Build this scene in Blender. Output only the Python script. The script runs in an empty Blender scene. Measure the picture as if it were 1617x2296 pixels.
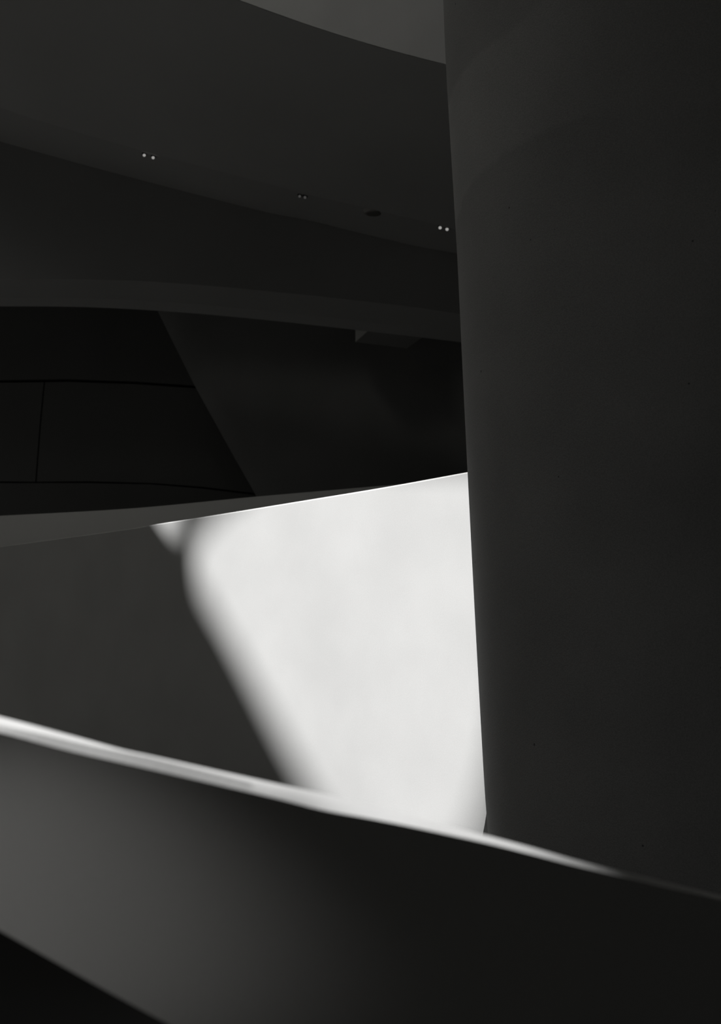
import bpy, bmesh, math
from mathutils import Vector, Matrix

# ------------------------------------------------------------------ camera
F = 2870.0                                  # focal length in pixels of the 1617x2296 frame
CW, CH = 1617.0, 2296.0
PITCH = math.radians(5.0)
CAM = Vector((0, 0, 1.6))
scn = bpy.context.scene
cd = bpy.data.cameras.new('camera')
cam = bpy.data.objects.new('camera', cd)
scn.collection.objects.link(cam)
cd.sensor_fit = 'VERTICAL'
cd.sensor_height = 36.0
cd.lens = F / CH * 36.0
cam.location = CAM
cam.rotation_euler = (math.pi / 2 + PITCH, 0, 0)
cd.clip_end = 200
cd.dof.use_dof = True
cd.dof.focus_distance = 8.6
cd.dof.aperture_fstop = 2.6
scn.camera = cam

# ------------------------------------------------------------------ world, sun, fill lights, exposure
SUN = Vector((-1.0, 0.2, 0.7))              # towards the sun
w = bpy.data.worlds.new('world')
scn.world = w
w.use_nodes = True
bg = w.node_tree.nodes['Background']
bg.inputs[0].default_value = (1.0, 0.985, 0.90, 1)
bg.inputs[1].default_value = 0.07

sd = bpy.data.lights.new('sun', 'SUN')
sd.energy = 9.0
sd.angle = math.radians(1.0)
sd.color = (1.0, 0.998, 0.995)
so = bpy.data.objects.new('sun', sd)
so.rotation_euler = SUN.to_track_quat('Z', 'Y').to_euler()
so.location = (-14, 6, 12)
scn.collection.objects.link(so)


def area(name, loc, target, sx, sy, power):
    l = bpy.data.lights.new(name, 'AREA')
    l.shape = 'RECTANGLE'
    l.size, l.size_y = sx, sy
    l.energy = power
    l.color = (1.0, 0.985, 0.90)
    o = bpy.data.objects.new(name, l)
    o.location = loc
    o.rotation_euler = (Vector(target) - Vector(loc)).to_track_quat('-Z', 'Y').to_euler()
    scn.collection.objects.link(o)
    return o


# added area lights at invented hall openings, to fill the shade
area('fill_area_left', (-13.8, 9.0, 1.6), (0, 9.0, 1.6), 8.0, 4.0, 10.0)
area('fill_area_front', (-1.0, -3.85, 2.0), (-1.0, 10.0, 2.0), 3.0, 2.4, 0.3)
area('fill_area_high', (-3.0, -3.85, 7.5), (-3.0, 10.0, 7.5), 6.0, 3.0, 9.0)
area('fill_area_far', (-13.8, 18.0, 2.0), (0, 18.0, 2.0), 6.0, 4.0, 12.0)
area('fill_area_roof', (-5.0, 9.5, 15.05), (-5.0, 9.5, 0.0), 4.0, 4.0, 98.0)

# added spot without a fixture, brightening the left of the near parapet face
FILL_SPOT = Vector((-2.95, 0.3, 2.1))
ld = bpy.data.lights.new('parapet_fill_spot', 'SPOT')
ld.energy = 43.0
ld.spot_size = math.radians(11.8)
ld.spot_blend = 1.0
ld.shadow_soft_size = 0.03
ld.color = (1.0, 0.988, 0.96)
lo = bpy.data.objects.new('parapet_fill_spot', ld)
lo.location = FILL_SPOT
lo.rotation_euler = (Vector((-0.55, 2.32, 1.12)) - FILL_SPOT).to_track_quat('-Z', 'Y').to_euler()
scn.collection.objects.link(lo)

scn.view_settings.view_transform = 'Standard'
scn.view_settings.look = 'None'
scn.view_settings.exposure = 0.0
scn.view_settings.gamma = 1.0
scn.view_settings.use_curve_mapping = False
scn.cycles.max_bounces = 8
scn.cycles.diffuse_bounces = 5

# ------------------------------------------------------------------ helpers
C5, S5 = math.cos(PITCH), math.sin(PITCH)


def ray(px, py):
    u, v = px - CW / 2, CH / 2 - py
    return Vector((u, F * C5 - v * S5, F * S5 + v * C5)) / F


def hit(px, py, plan):
    """point of the standing surface y = plan(x) seen at that spot of the photograph"""
    d = ray(px, py)
    lo, hi = 0.2, 60.0
    for _ in range(60):
        k = (lo + hi) / 2
        if k * d.y < plan(k * d.x):
            lo = k
        else:
            hi = k
    return CAM + d * lo


def lerp_poly(pts, x):
    """smooth interpolation (Catmull-like, monotone) through pixel pairs"""
    n = len(pts)
    if x <= pts[0][0]:
        (x0, y0), (x1, y1) = pts[0], pts[1]
        return y0 + (y1 - y0) / (x1 - x0) * (x - x0)
    if x >= pts[-1][0]:
        (x0, y0), (x1, y1) = pts[-2], pts[-1]
        return y1 + (y1 - y0) / (x1 - x0) * (x - x1)
    m = []
    for i in range(n):
        a, b = pts[max(0, i - 1)], pts[min(n - 1, i + 1)]
        m.append((b[1] - a[1]) / (b[0] - a[0]))
    for i in range(n - 1):
        x0, y0 = pts[i]
        x1, y1 = pts[i + 1]
        if x0 <= x <= x1:
            h = x1 - x0
            t = (x - x0) / h
            return ((2 * t ** 3 - 3 * t ** 2 + 1) * y0 + (t ** 3 - 2 * t ** 2 + t) * h * m[i]
                    + (-2 * t ** 3 + 3 * t ** 2) * y1 + (t ** 3 - t ** 2) * h * m[i + 1])


def frange(a, b, n):
    return [a + (b - a) * i / (n - 1) for i in range(n)]


def link(name, bm, mat, parent=None, smooth=False):
    bmesh.ops.recalc_face_normals(bm, faces=bm.faces)
    me = bpy.data.meshes.new(name)
    bm.to_mesh(me)
    bm.free()
    me.materials.append(mat)
    if smooth:
        for p in me.polygons:
            p.use_smooth = True
    o = bpy.data.objects.new(name, me)
    scn.collection.objects.link(o)
    if parent:
        o.parent = parent
        o.matrix_parent_inverse = Matrix.Translation(parent.location).inverted()
    return o


def loft(rows, closed=True, caps=True):
    """rows = lines running along the piece; consecutive rows are skinned"""
    bm = bmesh.new()
    V = [[bm.verts.new(p) for p in r] for r in rows]
    n = len(rows)
    for i in range(n if closed else n - 1):
        a, b = V[i], V[(i + 1) % n]
        for j in range(len(a) - 1):
            bm.faces.new((a[j], a[j + 1], b[j + 1], b[j]))
    if closed and caps:
        for e in (0, -1):
            bm.faces.new([r[e] for r in V])
    return bm


def box_bm(bm, x0, x1, y0, y1, z0, z1):
    v = [bm.verts.new((x, y, z)) for x in (x0, x1) for y in (y0, y1) for z in (z0, z1)]
    for f in ((0, 1, 3, 2), (4, 6, 7, 5), (0, 4, 5, 1), (2, 3, 7, 6), (0, 2, 6, 4), (1, 5, 7, 3)):
        bm.faces.new([v[i] for i in f])


def thing(name, label, cat, loc, group=None):
    o = bpy.data.objects.new(name, None)
    o.empty_display_size = 0.2
    o.location = loc
    scn.collection.objects.link(o)
    o['label'] = label
    o['category'] = cat
    if group:
        o['group'] = group
    return o


def struct(name, bm, mat, smooth=False):
    o = link(name, bm, mat, None, smooth)
    o['kind'] = 'structure'
    return o


def auto_smooth(o, ang=35):
    me = o.data
    for p in me.polygons:
        p.use_smooth = True
    bm = bmesh.new()
    bm.from_mesh(me)
    for e in bm.edges:
        if len(e.link_faces) == 2 and e.calc_face_angle(0) > math.radians(ang):
            e.smooth = False
    bm.to_mesh(me)
    bm.free()


def off(p, d):
    return Vector(p) + Vector(d)


# ------------------------------------------------------------------ materials
def concrete(name, base, mott=0.10, fine=0.06, rough=0.75, scale=1.3, pits=False, bump=0.12, spec=0.25, extra=None):
    m = bpy.data.materials.new(name)
    m.use_nodes = True
    nt = m.node_tree
    N, L = nt.nodes, nt.links
    b = N['Principled BSDF']
    b.inputs['Roughness'].default_value = rough
    b.inputs['Specular IOR Level'].default_value = spec
    tc = N.new('ShaderNodeTexCoord')
    n1 = N.new('ShaderNodeTexNoise')
    n1.inputs['Scale'].default_value = scale
    n1.inputs['Detail'].default_value = 3
    n1.inputs['Roughness'].default_value = 0.45
    n2 = N.new('ShaderNodeTexNoise')
    n2.inputs['Scale'].default_value = 130
    n2.inputs['Detail'].default_value = 2
    L.new(tc.outputs['Object'], n1.inputs['Vector'])
    L.new(tc.outputs['Object'], n2.inputs['Vector'])

    def rng(src, lo, hi, a, c):
        r = N.new('ShaderNodeMapRange')
        r.inputs[1].default_value, r.inputs[2].default_value = lo, hi
        r.inputs[3].default_value, r.inputs[4].default_value = a, c
        L.new(src, r.inputs[0])
        return r.outputs[0]

    def mul(a, c):
        r = N.new('ShaderNodeMath')
        r.operation = 'MULTIPLY'
        L.new(a, r.inputs[0])
        L.new(c, r.inputs[1])
        return r.outputs[0]
    k = mul(rng(n1.outputs[0], 0.3, 0.7, 1 - mott, 1 + mott), rng(n2.outputs[0], 0.3, 0.7, 1 - fine, 1 + fine))
    if pits:
        vo = N.new('ShaderNodeTexVoronoi')
        vo.inputs['Scale'].default_value = 8.0
        L.new(tc.outputs['Object'], vo.inputs['Vector'])
        # only some cells carry an air-bubble pit
        sep = N.new('ShaderNodeSeparateColor')
        L.new(vo.outputs['Color'], sep.inputs[0])
        gate = rng(sep.outputs[0], 0.70, 0.72, 0.0, 1.0)
        size = mul(gate, rng(sep.outputs[1], 0.0, 1.0, 0.02, 0.07))
        lt = N.new('ShaderNodeMath')
        lt.operation = 'LESS_THAN'
        L.new(vo.outputs['Distance'], lt.inputs[0])
        L.new(size, lt.inputs[1])
        k = mul(k, rng(lt.outputs[0], 0.0, 1.0, 1.0, 0.35))
    if extra:
        k = mul(k, extra(N, L, tc))
    mix = N.new('ShaderNodeVectorMath')
    mix.operation = 'SCALE'
    mix.inputs[0].default_value = (base * 1.0, base * 0.997, base * 0.985)
    L.new(k, mix.inputs['Scale'])
    L.new(mix.outputs[0], b.inputs['Base Color'])
    bp = N.new('ShaderNodeBump')
    bp.inputs['Strength'].default_value = bump
    bp.inputs['Distance'].default_value = 0.01
    L.new(n2.outputs[0], bp.inputs['Height'])
    L.new(bp.outputs[0], b.inputs['Normal'])
    return m


M_bright = concrete('pale_far_concrete', 0.85, 0.03, 0.02, 0.7, 0.9, bump=0.04)  # base raised to make up for light missing on the far balustrade
M_white = concrete('smooth_pale_concrete', 0.55, 0.05, 0.03, 0.7, 1.4, bump=0.04)
M_para = concrete('painted_concrete', 0.85, 0.03, 0.015, 0.6, 1.5, bump=0.03)
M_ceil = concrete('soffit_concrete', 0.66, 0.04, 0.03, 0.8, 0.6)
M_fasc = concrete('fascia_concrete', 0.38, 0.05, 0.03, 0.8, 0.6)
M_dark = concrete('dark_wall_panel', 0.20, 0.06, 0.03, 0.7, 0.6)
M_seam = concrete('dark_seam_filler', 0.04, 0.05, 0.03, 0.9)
M_floor = concrete('dark_stone_floor', 0.015, 0.1, 0.05, 0.8, 1.0)
M_shell = concrete('hall_plaster', 0.30, 0.05, 0.03, 0.9, 0.5)


def plain(name, col, rough=0.5, metal=0.0, emit=0.0):
    m = bpy.data.materials.new(name)
    m.use_nodes = True
    nt = m.node_tree
    b = nt.nodes['Principled BSDF']
    n = nt.nodes.new('ShaderNodeTexNoise')
    n.inputs['Scale'].default_value = 60
    r = nt.nodes.new('ShaderNodeMapRange')
    r.inputs[3].default_value, r.inputs[4].default_value = rough * 0.85, rough * 1.15
    nt.links.new(n.outputs[0], r.inputs[0])
    nt.links.new(r.outputs[0], b.inputs['Roughness'])
    b.inputs['Base Color'].default_value = (*col, 1)
    b.inputs['Metallic'].default_value = metal
    if emit:
        b.inputs['Emission Color'].default_value = (1, 0.98, 0.95, 1)
        b.inputs['Emission Strength'].default_value = emit
    return m


M_lampbody = plain('black_lamp_housing', (0.03, 0.03, 0.03), 0.5)
M_bulb = plain('glowing_lamp_lens', (0.6, 0.6, 0.6), 0.3, 0, 0.32)
M_bulb_dim = plain('dim_lamp_lens', (0.3, 0.3, 0.3), 0.3, 0, 0.045)
M_grille = plain('speaker_grille', (0.30, 0.29, 0.27), 0.7)
M_rim = plain('grey_fixture_rim', (0.5, 0.49, 0.47), 0.6)

# ------------------------------------------------------------------ plans of the standing surfaces
def plan_mid(x):
    return 10.3 - 1.0 * x


def plan_par(x):
    if x < -0.70:
        return 2.3 + 0.3 * 0.09 - 0.18 * (x + 0.70)
    if x > 0.65:
        return 2.3 + 0.3 * 1.1025 + 0.63 * (x - 0.65)
    return 2.3 + 0.3 * (x + 0.4) ** 2


def plan_far(x):
    return 17.2 - 0.08 * x


def plan_gal(x):
    return 19.0 - 0.012 * (x - 1) ** 2


Z_FLOOR = -1.4

# ------------------------------------------------------------------ hall shell with sun openings
X_LEFT = -14.0


def to_left_wall(p):
    t = (p.x - X_LEFT) / -SUN.x
    return p + SUN * t


# outline of the sunlit patch as it lies on the middle balustrade -> opening cut to cast it in the unseen left wall
patch = [(560, 1085), (505, 1128), (470, 1163), (443, 1202), (433, 1245), (436, 1300), (440, 1345), (400, 1440), (400, 1552),
         (500, 1800), (600, 2000), (900, 2050), (1040, 1930), (1080, 1850), (1106, 1750),
         (1126, 1640), (1130, 1400), (1130, 1030), (1000, 1030), (700, 1030)]
hole_a = [to_left_wall(hit(a, b, plan_mid)) for a, b in patch]
tri = [(336, 1100), (344, 1158), (380, 1205), (402, 1150), (402, 1100)]
hole_b = [to_left_wall(hit(a, b, plan_mid)) for a, b in tri]
# added unseen blocker casts the long soft left edge of the patch
X_OUT = -26.0
slant = [(431, 1270), (464, 1348), (520, 1440), (580, 1552), (638, 1662), (697, 1768), (774, 1900), (914, 2150)]


def to_out_blocker(p):
    return p + SUN * (p.x - X_OUT)


out_pts = [to_out_blocker(hit(a, b, plan_mid)) for a, b in slant]
ya, yb = out_pts[-1].y, to_out_blocker(hit(240, 1290, plan_mid)).y
out_poly = out_pts + [Vector((X_OUT, ya, -1.4)), Vector((X_OUT, yb, -1.4)), to_out_blocker(hit(240, 1290, plan_mid))]
# slot that lets the sun graze the coping of the near parapet
c0 = to_left_wall(Vector((-1.6, 2.5, 1.62)))
c1 = to_left_wall(Vector((0.95, 2.5, 1.05)))
hole_c = [Vector((X_LEFT, c0.y - 0.55, min(c0.z, c1.z) - 0.5)), Vector((X_LEFT, c0.y + 0.9, min(c0.z, c1.z) - 0.5)),
          Vector((X_LEFT, c0.y + 0.9, max(c0.z, c1.z) + 0.6)), Vector((X_LEFT, c0.y - 0.55, max(c0.z, c1.z) + 0.6))]
# low openings invented for the left fill lights
hole_d = [Vector((X_LEFT, y, z)) for y, z in ((4.8, -0.5), (13.2, -0.5), (13.2, 3.7), (4.8, 3.7))]
hole_e = [Vector((X_LEFT, y, z)) for y, z in ((14.8, -0.1), (21.2, -0.1), (21.2, 4.1), (14.8, 4.1))]


def wall_with_holes(name, outer, holes, thick, mat):
    bm = bmesh.new()
    for loop in [outer] + holes:
        vs = [bm.verts.new(p) for p in loop]
        for i in range(len(vs)):
            bm.edges.new((vs[i], vs[(i + 1) % len(vs)]))
    bmesh.ops.triangle_fill(bm, edges=bm.edges[:], use_beauty=True)
    r = bmesh.ops.extrude_face_region(bm, geom=bm.faces[:])
    for v in [g for g in r['geom'] if isinstance(g, bmesh.types.BMVert)]:
        v.co += thick
    return struct(name, bm, mat)


bm = bmesh.new()
f1 = [bm.verts.new(p) for p in out_poly]
f2 = [bm.verts.new(p + Vector((-0.05, 0, 0))) for p in out_poly]
bm.faces.new(f1)
bm.faces.new(f2[::-1])
for i in range(len(f1)):
    bm.faces.new((f1[i], f1[(i + 1) % len(f1)], f2[(i + 1) % len(f1)], f2[i]))
struct('outer_sun_blocker', bm, M_shell)  # out of view, added only to shade the patch edge

YB, YF, XR, ZC = 26.0, -4.0, 8.0, 15.0
wall_with_holes('wall_left', [Vector((X_LEFT, YF, Z_FLOOR)), Vector((X_LEFT, YB, Z_FLOOR)), Vector((X_LEFT, YB, ZC)),
                              Vector((X_LEFT, YF, ZC))], [hole_a, hole_b, hole_c, hole_d, hole_e], Vector((-0.05, 0, 0)), M_shell)
wall_with_holes('wall_front', [Vector((X_LEFT, YF, Z_FLOOR)), Vector((XR, YF, Z_FLOOR)), Vector((XR, YF, ZC)),
                               Vector((X_LEFT, YF, ZC))],
                [[Vector((-2.6, YF, 0.7)), Vector((0.6, YF, 0.7)), Vector((0.6, YF, 3.3)), Vector((-2.6, YF, 3.3))],
                 [Vector((-6.1, YF, 5.9)), Vector((0.1, YF, 5.9)), Vector((0.1, YF, 9.1)), Vector((-6.1, YF, 9.1))]],
                Vector((0, -0.3, 0)), M_shell)
bm = bmesh.new()
box_bm(bm, XR, XR + 0.3, YF, YB, Z_FLOOR, ZC)
struct('wall_right', bm, M_shell)
bm = bmesh.new()
box_bm(bm, X_LEFT, XR, YB, YB + 0.3, Z_FLOOR, ZC)
struct('wall_back', bm, M_dark)
bm = bmesh.new()
box_bm(bm, X_LEFT, XR, YF, YB, Z_FLOOR - 0.3, Z_FLOOR)
struct('floor', bm, M_floor)
wall_with_holes('ceiling', [Vector((X_LEFT, YF, ZC)), Vector((XR, YF, ZC)), Vector((XR, YB, ZC)), Vector((X_LEFT, YB, ZC))],
                [[Vector((-7.1, 7.4, ZC)), Vector((-2.9, 7.4, ZC)), Vector((-2.9, 11.6, ZC)), Vector((-7.1, 11.6, ZC))]],
                Vector((0, 0, 0.3)), M_shell)
# added unseen slab: its left edge ends the sun on the near coping
bm = bmesh.new()
LX = -3.2
box_bm(bm, LX, XR, YF, 3.9, 3.665, 4.05)
struct('overhead_sun_blocker', bm, M_ceil)

# ------------------------------------------------------------------ middle balustrade (sunlit)
W_top = [(-700, 1310), (-300, 1264), (0, 1224.5), (300, 1183.5), (345, 1175.5), (430, 1162.5), (680, 1122), (870, 1090.5), (1048, 1058), (1130, 1043)]
xs = frange(-300, 1125, 58)
mid = thing('ramp_balustrade', 'tall smooth pale concrete balustrade wall with the bright patch of sunlight, ending behind the pier',
            'balustrade', (0, 10.3, Z_FLOOR))
nb = Vector((0.7071, 0.7071, 0))
top = [hit(x, lerp_poly(W_top, x), plan_mid) for x in xs]
top = [off(p, nb * 0.0) for p in top]
# lower edge runs to the floor; its far end is cut back towards the foot
def foot(p, x):
    q = Vector((p.x, p.y, Z_FLOOR))
    return q
arr = 0.012
r_face0 = [foot(p, x) for p, x in zip(top, xs)]
r_face1 = [off(p, (0, 0, -arr)) for p in top]
r_arr = [off(p, nb * arr) for p in top]
r_back1 = [off(p, nb * 0.25) for p in top]
r_back0 = [Vector((p.x, p.y, Z_FLOOR)) for p in r_back1]
# the end of the wall leans back to the foot
def endcut(rows):
    for r in rows:
        r[-1] = r[-1].copy()
bmw = bmesh.new()
# subdivide the face vertically so the end edge can curve
NZ = 24
end_px = [(1043, 1125), (1500, 1125), (1700, 1112), (1780, 1098), (1836, 1089), (1870, 1083), (1950, 1066), (2100, 1020)]
rows = []
for k in range(NZ + 1):
    t = k / NZ
    row = []
    for p in r_face1:
        row.append(Vector((p.x, p.y, Z_FLOOR + (p.z - Z_FLOOR) * t)))
    # limit by the curved end
    z = row[-1].z
    def px_of(v):
        d = v - CAM
        dep = d.y * C5 + d.z * S5
        return CW / 2 + F * d.x / dep, CH / 2 - F * (d.z * C5 - d.y * S5) / dep
    lim = None
    for j in range(len(row)):
        a, b = px_of(row[j])
        e = lerp_poly(end_px, b)
        if a > e:
            # move the point back along the wall until it sits on the end edge
            lo, hi = -6.0, 0.0
            for _ in range(40):
                m_ = (lo + hi) / 2
                q = row[j] + Vector((m_, -m_, 0))
                aa, bb = px_of(q)
                if aa > lerp_poly(end_px, bb):
                    hi = m_
                else:
                    lo = m_
            row[j] = row[j] + Vector((lo, -lo, 0))
    rows.append(row)
backs = [[off(p, nb * 0.25) for p in r] for r in reversed(rows)]
allrows = rows + [r_arr] + backs
# last face rows meet the small arris
bmw = loft(allrows, closed=True, caps=False)
V = bmw.verts
bmw.verts.ensure_lookup_table()
ncol = len(xs)
NR = len(allrows)
for e in (0, ncol - 1):
    for k in range(NZ):
        a, b = k, k + 1
        c, d = NR - 1 - k - 1, NR - 1 - k
        bmw.faces.new([V[a * ncol + e], V[b * ncol + e], V[c * ncol + e], V[d * ncol + e]])
    bmw.faces.new([V[NZ * ncol + e], V[(NZ + 1) * ncol + e], V[(NZ + 2) * ncol + e]])
o = link('balustrade_wall', bmw, M_white, mid)
auto_smooth(o)

# ------------------------------------------------------------------ balustrade on the far side of that ramp
far_top = [(-500, 1182), (0, 1156.5), (300, 1139.5), (575, 1113.5), (870, 1088), (1100, 1066)]
xs = frange(-350, 1150, 40)
far = thing('far_balustrade', 'shaded grey concrete balustrade seen as a thin wedge above the sunlit balustrade', 'balustrade',
            (0, 17.2, Z_FLOOR))
t1 = [hit(x, lerp_poly(far_top, x), plan_far) for x in xs]
t0 = [Vector((p.x, p.y, Z_FLOOR)) for p in t1]
o = link('balustrade_wall', loft([t0, t1, [off(p, (0, 0.25, 0)) for p in t1], [off(p, (0, 0.25, 0)) for p in t0]]), M_bright, far)
auto_smooth(o)

# ------------------------------------------------------------------ the big leaning pier
pier = thing('concrete_pier', 'massive dark curved concrete pier filling the right side, faint curved tone lines and pits', 'pier',
             (2.2, 8.2, Z_FLOOR))
edge = [(-400, 977), (0, 994), (145, 1000), (560, 1024.5), (800, 1036), (1058, 1048.5), (1400, 1066), (1600, 1077), (1780, 1087.5), (1870, 1094.5), (2100, 1109), (2400, 1130)]
R0, CY = 1.75, 8.2
NA = 120
levels = frange(Z_FLOOR, ZC - 0.02, 133)
rows = []
for z in levels:
    R = R0
    # centre x so that the left silhouette falls on the edge line
    def sil(cx):
        best, bp = 1e9, None
        for i in range(241):
            a = math.radians(120 + i * 0.5)
            p = Vector((cx + R * math.cos(a), CY + R * math.sin(a), z))
            u = px_of(p)
            if u[0] < best:
                best, bp = u[0], u
        return bp
    lo, hi = 0.5, 4.5
    for _ in range(26):
        c = (lo + hi) / 2
        u = sil(c)
        if u[0] < lerp_poly(edge, u[1]):
            lo = c
        else:
            hi = c
    cx = (lo + hi) / 2
    rows.append([Vector((cx + R * math.cos(2 * math.pi * i / NA), CY + R * math.sin(2 * math.pi * i / NA), z)) for i in range(NA)])
centres = [sum((p.x for p in r)) / NA for r in rows]


def pier_hit(px, py):
    d = ray(px, py)
    k = 5.0
    while k < 9.5:
        p = CAM + d * k
        t = (p.z - levels[0]) / (levels[1] - levels[0])
        i = max(0, min(len(levels) - 2, int(t)))
        c = centres[i] + (centres[i + 1] - centres[i]) * (t - i)
        if (p.x - c) ** 2 + (p.y - CY) ** 2 < R0 * R0:
            return p
        k += 0.004
    return p


# two curved tone boundaries, in the pier's own coordinates (x, z)
tone_edge1 = [pier_hit(a, b) for a, b in ((1034, 470), (1052, 420), (1090, 377), (1150, 335), (1220, 298), (1310, 262), (1420, 225))]
tone_edge2 = [pier_hit(a, b) for a, b in ((1022, 190), (1040, 160), (1075, 118), (1110, 92), (1150, 66), (1200, 22), (1260, -30))]


def tone_edges(N, L, tc):
    sx = N.new('ShaderNodeSeparateXYZ')
    L.new(tc.outputs['Object'], sx.inputs[0])
    nz = N.new('ShaderNodeTexNoise')
    nz.inputs['Scale'].default_value = 7.0
    L.new(tc.outputs['Object'], nz.inputs['Vector'])
    outs = []
    for pts, below, above in ((tone_edge1, 0.94, 1.08), (tone_edge2, 1.03, 0.90)):
        q = sorted((p.x, p.z) for p in pts)
        x0, x1 = q[0][0], q[-1][0]
        zlo, zhi = min(z for _, z in q), max(z for _, z in q)
        m = N.new('ShaderNodeMapRange')
        m.inputs[1].default_value, m.inputs[2].default_value = x0, x1
        L.new(sx.outputs[0], m.inputs[0])
        fc = N.new('ShaderNodeFloatCurve')
        c = fc.mapping.curves[0]
        for i, (a, z) in enumerate(q):
            u, v = (a - x0) / (x1 - x0), (z - zlo) / (zhi - zlo)
            if i == 0:
                c.points[0].location = (u, v)
            elif i == len(q) - 1:
                c.points[-1].location = (u, v)
            else:
                c.points.new(u, v)
        fc.mapping.update()
        L.new(m.outputs[0], fc.inputs['Value'])
        m2 = N.new('ShaderNodeMapRange')
        m2.inputs[3].default_value, m2.inputs[4].default_value = zlo, zhi
        L.new(fc.outputs[0], m2.inputs[0])
        sub = N.new('ShaderNodeMath')
        sub.operation = 'SUBTRACT'
        L.new(sx.outputs[2], sub.inputs[0])
        L.new(m2.outputs[0], sub.inputs[1])
        wob = N.new('ShaderNodeMath')
        wob.operation = 'MULTIPLY_ADD'
        wob.inputs[1].default_value = 0.05
        L.new(nz.outputs[0], wob.inputs[0])
        L.new(sub.outputs[0], wob.inputs[2])
        m3 = N.new('ShaderNodeMapRange')
        m3.inputs[1].default_value, m3.inputs[2].default_value = 0.005, 0.045
        m3.inputs[3].default_value, m3.inputs[4].default_value = 0.0, 1.0
        L.new(wob.outputs[0], m3.inputs[0])
        # the tone difference dies out to the right
        fd = N.new('ShaderNodeMapRange')
        fd.inputs[1].default_value, fd.inputs[2].default_value = x0 + 0.55 * (x1 - x0), x1
        fd.inputs[3].default_value, fd.inputs[4].default_value = 1.0, 0.0
        L.new(sx.outputs[0], fd.inputs[0])
        m4 = N.new('ShaderNodeMapRange')
        m4.inputs[3].default_value, m4.inputs[4].default_value = below, above
        L.new(m3.outputs[0], m4.inputs[0])
        mx = N.new('ShaderNodeMix')
        mx.inputs[2].default_value = 1.0
        L.new(fd.outputs[0], mx.inputs[0])
        L.new(m4.outputs[0], mx.inputs[3])
        outs.append(mx.outputs[0])
    r = N.new('ShaderNodeMath')
    r.operation = 'MULTIPLY'
    L.new(outs[0], r.inputs[0])
    L.new(outs[1], r.inputs[1])
    return r.outputs[0]


M_pier = concrete('cast_concrete_with_pits', 0.40, 0.08, 0.12, 0.8, 1.4, pits=True, bump=0.2, extra=tone_edges)
bm = bmesh.new()
V = [[bm.verts.new(p) for p in r] for r in rows]
for k in range(len(V) - 1):
    for i in range(NA):
        bm.faces.new((V[k][i], V[k][(i + 1) % NA], V[k + 1][(i + 1) % NA], V[k + 1][i]))
bm.faces.new(V[0])
bm.faces.new(V[-1])
o = link('pier_shaft', bm, M_pier, pier)
auto_smooth(o, 40)

# ------------------------------------------------------------------ near parapet (out of focus)
par = thing('stair_parapet', 'blurred near parapet sloping down to the right in the foreground, sun grazing its coping', 'parapet',
            (0, 2.4, 0.6))
N_px = [(-700, 1490), (-300, 1574), (0, 1642), (155, 1683), (309, 1718), (500, 1762), (624, 1791), (723, 1816), (822, 1834), (900, 1849), (999, 1870),
        (1098, 1892), (1197, 1917), (1300, 1944), (1458, 1982), (1617, 2018), (1900, 2086), (2200, 2160)]
M_px = [(-700, 1466), (-300, 1556), (0, 1626), (93, 1646), (185, 1667), (278, 1686.5), (330, 1697), (500, 1738), (624, 1769), (723, 1796), (822, 1820),
        (900, 1840), (999, 1864), (1098, 1888), (1197, 1914), (1300, 1941), (1458, 1979), (1617, 2015), (1900, 2083), (2200, 2157)]
F_px = [(-700, 1444), (-300, 1536), (0, 1607), (155, 1648), (278, 1682), (330, 1693), (500, 1731), (624, 1758), (723, 1779), (822, 1803),
        (900, 1824), (999, 1850), (1098, 1875), (1197, 1901), (1300, 1930), (1458, 1969), (1617, 2008), (1900, 2076), (2200, 2150)]
B_px = [(-700, 1700), (-300, 1920), (0, 2087), (124, 2157), (247, 2226), (380, 2298), (600, 2415), (900, 2560), (1300, 2740), (1700, 2900), (2200, 3100)]
xs = frange(-1000, 1800, 141)


def solid_rows(offs, px):
    return [hit(x, lerp_poly(px, x), lambda q: plan_par(q) + offs) for x in xs]


rN = solid_rows(0.0, N_px)
tilt = [(-700, 58), (0, 58), (330, 48), (500, 38), (624, 30), (723, 20), (822, 9), (900, 6), (1300, 5), (2200, 5)]


def rise_row(base_px, base_pts, base_off, px, ang):
    # walk back from the lower row at the wanted surface tilt until the upper line is met
    out, offs = [], []
    for x, p, o0 in zip(xs, base_pts, base_off):
        thick = lerp_poly(base_px, x) - lerp_poly(px, x)
        dd = p.y
        h = CAM.z - p.z
        o_ = o0 + max(0.001, thick) * dd / F / (math.tan(math.radians(ang(x))) + h / dd)
        out.append(hit(x, lerp_poly(px, x), lambda q: plan_par(q) + o_))
        offs.append(o_)
    return out, offs


rM, oM = rise_row(N_px, rN, [0.0] * len(xs), M_px, lambda x: lerp_poly(tilt, x))
rF, oF = rise_row(M_px, rM, oM, F_px, lambda x: max(2.0, 12.0 - x * 0.033))
rB = solid_rows(0.0, B_px)
# face panel, split in height for smooth shading
wall_rows = [[b.lerp(n, t) for b, n in zip(rB, rN)] for t in frange(0, 0.97, 12)]
last = wall_rows[-1]
back_top = [off(p, (0, 0.12, 0)) for p in last]
back_bot = [off(p, (0, 0.12, 0)) for p in rB]
o = link('parapet_panel', loft(wall_rows + [back_top, back_bot]), M_para, par)
auto_smooth(o)
# coping: slim rounded chamfer in front, gently twisting top behind
b_in = [off(p, (0, 0.14, 0)) for p in last]
o = link('coping', loft([last, rN, rM, rF, [off(p, (0, 0.0, -0.05)) for p in rF], [off(p, (0, 0.02, 0)) for p in last]]), M_para, par)
auto_smooth(o, 30)

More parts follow.
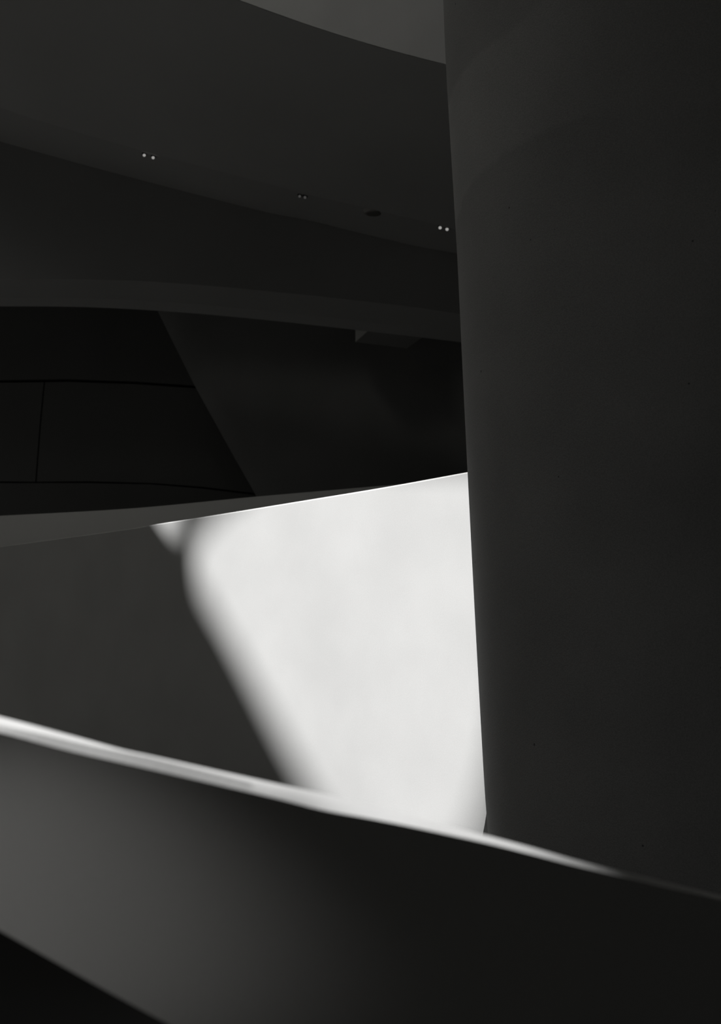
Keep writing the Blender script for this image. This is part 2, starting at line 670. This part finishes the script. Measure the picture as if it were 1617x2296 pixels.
# ------------------------------------------------------------------ gallery behind (fascia, chamfer, lip)
gal = thing('gallery_balustrade', 'dark curved gallery front under the ramp soffit, with a paler band along its lower edge', 'gallery',
            (0, 19.5, 6.0))
D_top = [(-400, 205), (0, 317), (216, 377), (433, 434), (600, 476), (700, 496), (785, 517), (940, 553), (1017, 567), (1200, 603)]
D_bot = [(-400, 632), (0, 626), (200, 627), (350, 632), (600, 653), (900, 685), (1025, 703), (1200, 728)]
C_mid = [(-400, 668), (0, 668), (200, 669), (400, 679), (600, 697), (800, 719), (1030, 749), (1200, 775)]
C_bot = [(-400, 689), (0, 687), (200, 689), (400, 700), (600, 718), (800, 740), (1030, 767), (1200, 792)]
xs = frange(-650, 1180, 90)


def gr(px, o_):
    return [hit(x, lerp_poly(px, x), lambda q: plan_gal(q) + o_) for x in xs]


gD1, gD0, gC1, gC0 = gr(D_top, 0.0), gr(D_bot, 0.0), gr(C_mid, 0.55), gr(C_bot, 0.75)
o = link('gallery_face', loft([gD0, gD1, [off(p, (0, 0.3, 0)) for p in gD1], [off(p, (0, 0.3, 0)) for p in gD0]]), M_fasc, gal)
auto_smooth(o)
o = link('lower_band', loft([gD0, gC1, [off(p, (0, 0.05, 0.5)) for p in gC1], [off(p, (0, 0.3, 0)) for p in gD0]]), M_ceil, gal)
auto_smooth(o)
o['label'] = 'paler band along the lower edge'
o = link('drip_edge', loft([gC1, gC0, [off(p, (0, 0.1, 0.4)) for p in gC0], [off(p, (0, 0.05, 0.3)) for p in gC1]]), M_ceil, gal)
auto_smooth(o)

# ------------------------------------------------------------------ upper ramp: soffit, light trough strip, outer fascia
ramp = thing('upper_ramp', 'broad ramp underside at upper left with a paler outer edge at the top', 'ramp',
             (0, 16.0, 8.0))
F_line = [(-400, 95), (0, 241), (173, 296), (303, 333), (433, 368), (600, 412), (700, 438), (816, 465), (940, 494), (1017, 513), (1200, 552)]
G_edge = [(-400, -420), (0, -215), (300, -88), (530, -1), (700, 60), (850, 106.5), (1000, 146), (1200, 196)]


def plan_gedge(x):
    return 13.9 - 0.05 * x


def rr(px, plan, xs_=xs):
    return [hit(x, lerp_poly(px, x), plan) for x in xs_]


eT = gr(D_top, 0.0)
eF = gr(F_line, -1.2)
gA = [off(p, (0, 0, 0.03)) for p in eF]
gG = rr(G_edge, plan_gedge)
o = link('light_strip', loft([eT, eF, [off(p, (0, 0, 0.2)) for p in eF], [off(p, (0, 0, 0.2)) for p in eT]]), M_ceil, ramp)
auto_smooth(o)
eF2 = gr(F_line, -1.255)
gA = [off(p, (0, 0, 0.0)) for p in eF2]
srows = [[a.lerp(b, t) for a, b in zip(gA, gG)] for t in frange(0, 1, 8)]
o = link('soffit', loft(srows + [[off(p, (0, 0, 0.3)) for p in gG], [off(p, (0, 0, 0.3)) for p in gA]]), M_ceil, ramp)
auto_smooth(o)
# groove backing behind the joint
o = link('joint_strip', loft([[off(p, (0, 0.06, 0.04)) for p in eF2], [off(p, (0, -0.06, 0.04)) for p in eF2],
                              [off(p, (0, -0.06, 0.1)) for p in eF2], [off(p, (0, 0.06, 0.1)) for p in eF2]]), M_seam, ramp)
hT = [off(p, (0, -0.05, 2.2)) for p in gG]
o = link('outer_fascia', loft([[off(p, (0, -0.02, 0)) for p in gG], hT, [off(p, (0, 0.2, 0)) for p in hT], [off(p, (0, 0.2, 0.32)) for p in gG]]), M_white, ramp)
auto_smooth(o)

# ------------------------------------------------------------------ recess under the gallery
bm = bmesh.new()
box_bm(bm, -7, 4, 19.9, 25.9, 8.0, 8.3)
struct('ceiling_recess', bm, M_dark)


def panel(name, poly, plan, thick, mat, parent):
    front = [hit(a, b, plan) for a, b in poly]
    back = [off(p, (0, thick, 0)) for p in front]
    bm = bmesh.new()
    f = [bm.verts.new(p) for p in front]
    g = [bm.verts.new(p) for p in back]
    bm.faces.new(f)
    bm.faces.new(g[::-1])
    for i in range(len(f)):
        j = (i + 1) % len(f)
        bm.faces.new((f[i], f[j], g[j], g[i]))
    return link(name, bm, mat, parent)


pw = thing('panelled_wall', 'almost black panelled wall in the recess under the gallery, with fine joints', 'wall panelling', (-3, 24.0, Z_FLOOR))
p24 = lambda x: 24.0
g1 = [(-350, 851), (0, 852), (150, 850), (300, 855), (435, 864), (640, 880)]
g1b = [(640, 888), (445, 871), (300, 861), (150, 856), (0, 858), (-350, 859)]
g2 = [(-350, 1084), (0, 1079), (200, 1079), (340, 1083), (450, 1091), (575, 1106), (680, 1120)]
g2b = [(680, 1124), (575, 1110), (450, 1095), (340, 1086), (200, 1083), (0, 1083), (-350, 1088)]
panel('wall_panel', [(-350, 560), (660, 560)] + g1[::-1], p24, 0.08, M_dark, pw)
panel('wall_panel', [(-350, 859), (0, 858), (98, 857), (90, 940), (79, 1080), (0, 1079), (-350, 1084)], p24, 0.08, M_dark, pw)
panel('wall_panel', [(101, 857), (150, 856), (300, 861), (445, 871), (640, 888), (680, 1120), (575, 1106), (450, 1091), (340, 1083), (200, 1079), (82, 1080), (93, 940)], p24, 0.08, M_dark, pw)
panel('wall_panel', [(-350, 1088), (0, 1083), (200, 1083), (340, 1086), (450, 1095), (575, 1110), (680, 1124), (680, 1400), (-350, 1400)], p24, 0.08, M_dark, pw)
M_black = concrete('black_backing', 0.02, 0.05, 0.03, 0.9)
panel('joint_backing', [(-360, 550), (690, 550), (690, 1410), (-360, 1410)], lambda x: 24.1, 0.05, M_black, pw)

lean = thing('leaning_buttress', 'very dark slanting concrete mass in the recess, its left side running diagonally down', 'buttress', (1, 22.6, Z_FLOOR))
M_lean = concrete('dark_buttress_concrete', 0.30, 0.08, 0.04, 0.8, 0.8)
L0 = [(320, 625), (345, 680), (372, 735), (435, 862), (490, 962), (545, 1060), (575, 1113), (630, 1230), (690, 1380)]
lf = [hit(a, b, lambda x: 22.6) for a, b in L0]
lf.append(lf[-1] + (lf[-1] - lf[-2]) * ((Z_FLOOR - lf[-1].z) / (lf[-1].z - lf[-2].z)))
lf2 = [off(p, (0.35, -0.25, 0)) for p in lf]
lr = [Vector((3.9, 23.0, p.z)) for p in lf]
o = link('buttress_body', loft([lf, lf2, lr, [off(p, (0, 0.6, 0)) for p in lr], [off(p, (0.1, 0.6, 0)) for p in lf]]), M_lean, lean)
auto_smooth(o, 50)

# hanging box under the gallery
bx = thing('ceiling_box', 'dim rectangular box hanging from the soffit just left of the pier', 'ceiling fixture', (0.5, 21.6, 6.5))
z0 = 6.45
cor = []
for a, b in ((797, 767), (912, 781), (954, 752), (827, 740)):
    d = ray(a, b)
    cor.append(CAM + d * ((z0 - CAM.z) / d.z))
bm = bmesh.new()
lo_ = [bm.verts.new(p) for p in cor]
hi_ = [bm.verts.new(off(p, (0, 0, 1.1))) for p in cor]
bm.faces.new(lo_)
bm.faces.new(hi_[::-1])
for i in range(4):
    j = (i + 1) % 4
    bm.faces.new((lo_[i], lo_[j], hi_[j], hi_[i]))
link('box_housing', bm, M_ceil, bx)

# ------------------------------------------------------------------ small lamps along the light strip
def strip_pt(px, py):
    """point of the light strip (underside) seen at that spot"""
    d = ray(px, py)
    a = hit(px, lerp_poly(D_top, px), plan_gal)
    b = hit(px, lerp_poly(F_line, px), lambda q: plan_gal(q) - 1.2)
    n = (b - a).cross(Vector((1, 0, lerp_poly(D_top, 0) * 0)))
    a2 = hit(px + 40, lerp_poly(D_top, px + 40), plan_gal)
    n = (b - a).cross(a2 - a)
    k = (a - CAM).dot(n) / d.dot(n)
    return CAM + d * k


def cyl(bm, c, ax, r0, r1, h, n=24):
    ax = ax.normalized()
    u = ax.orthogonal().normalized()
    v = ax.cross(u)
    A = [bm.verts.new(c + (u * math.cos(2 * math.pi * i / n) + v * math.sin(2 * math.pi * i / n)) * r0) for i in range(n)]
    B = [bm.verts.new(c + ax * h + (u * math.cos(2 * math.pi * i / n) + v * math.sin(2 * math.pi * i / n)) * r1) for i in range(n)]
    for i in range(n):
        j = (i + 1) % n
        bm.faces.new((A[i], A[j], B[j], B[i]))
    bm.faces.new(A[::-1])
    bm.faces.new(B)


def spot(px, py, label, bulb, r=0.028):
    p = strip_pt(px, py)
    t = thing('spot_lamp', label, 'spotlight', p + Vector((0, 0, 0.0)), 'small spot lamps along the ramp soffit')
    ax = (CAM - p).normalized() * 0.5 + Vector((0, 0, -0.6))
    ax.normalize()
    bm = bmesh.new()
    cyl(bm, p - ax * 0.02, ax, r * 1.25, r * 1.15, 0.05)
    link('lamp_housing', bm, M_lampbody, t, False)
    bm = bmesh.new()
    bmesh.ops.create_uvsphere(bm, u_segments=20, v_segments=10, radius=r * 0.85)
    for v in bm.verts:
        v.co = v.co * 0.9 + p + ax * 0.035
    link('lamp_lens', bm, bulb, t, True)
    return t


spot(323.5, 344.5, 'small glowing spot lamp, leftmost on the ramp soffit', M_bulb)
spot(343.5, 350, 'small glowing spot lamp, right one of the pair at upper left', M_bulb)
spot(672, 436.5, 'unlit dim spot lamp, left one of the middle pair on the soffit', M_bulb_dim, 0.026)
spot(684, 439, 'faintly glowing spot lamp, right one of the middle pair on the soffit', M_bulb_dim)
spot(987, 507, 'small glowing spot lamp, left one of the pair beside the pier', M_bulb, 0.03)
spot(1002.5, 510.5, 'small glowing spot lamp nearest the pier edge', M_bulb, 0.03)

p = strip_pt(838, 476)
t = thing('ceiling_speaker', 'dark oval recessed fixture on the soffit between the middle and right lamp pairs', 'ceiling fixture', p)
bm = bmesh.new()
cyl(bm, p + Vector((0, 0, 0.02)), Vector((0, 0, -1)), 0.16, 0.13, 0.04, 36)
link('fixture_rim', bm, M_rim, t)
bm = bmesh.new()
cyl(bm, p + Vector((0, 0, -0.018)), Vector((0, 0, -1)), 0.12, 0.10, 0.01, 36)
link('fixture_grille', bm, M_grille, t)
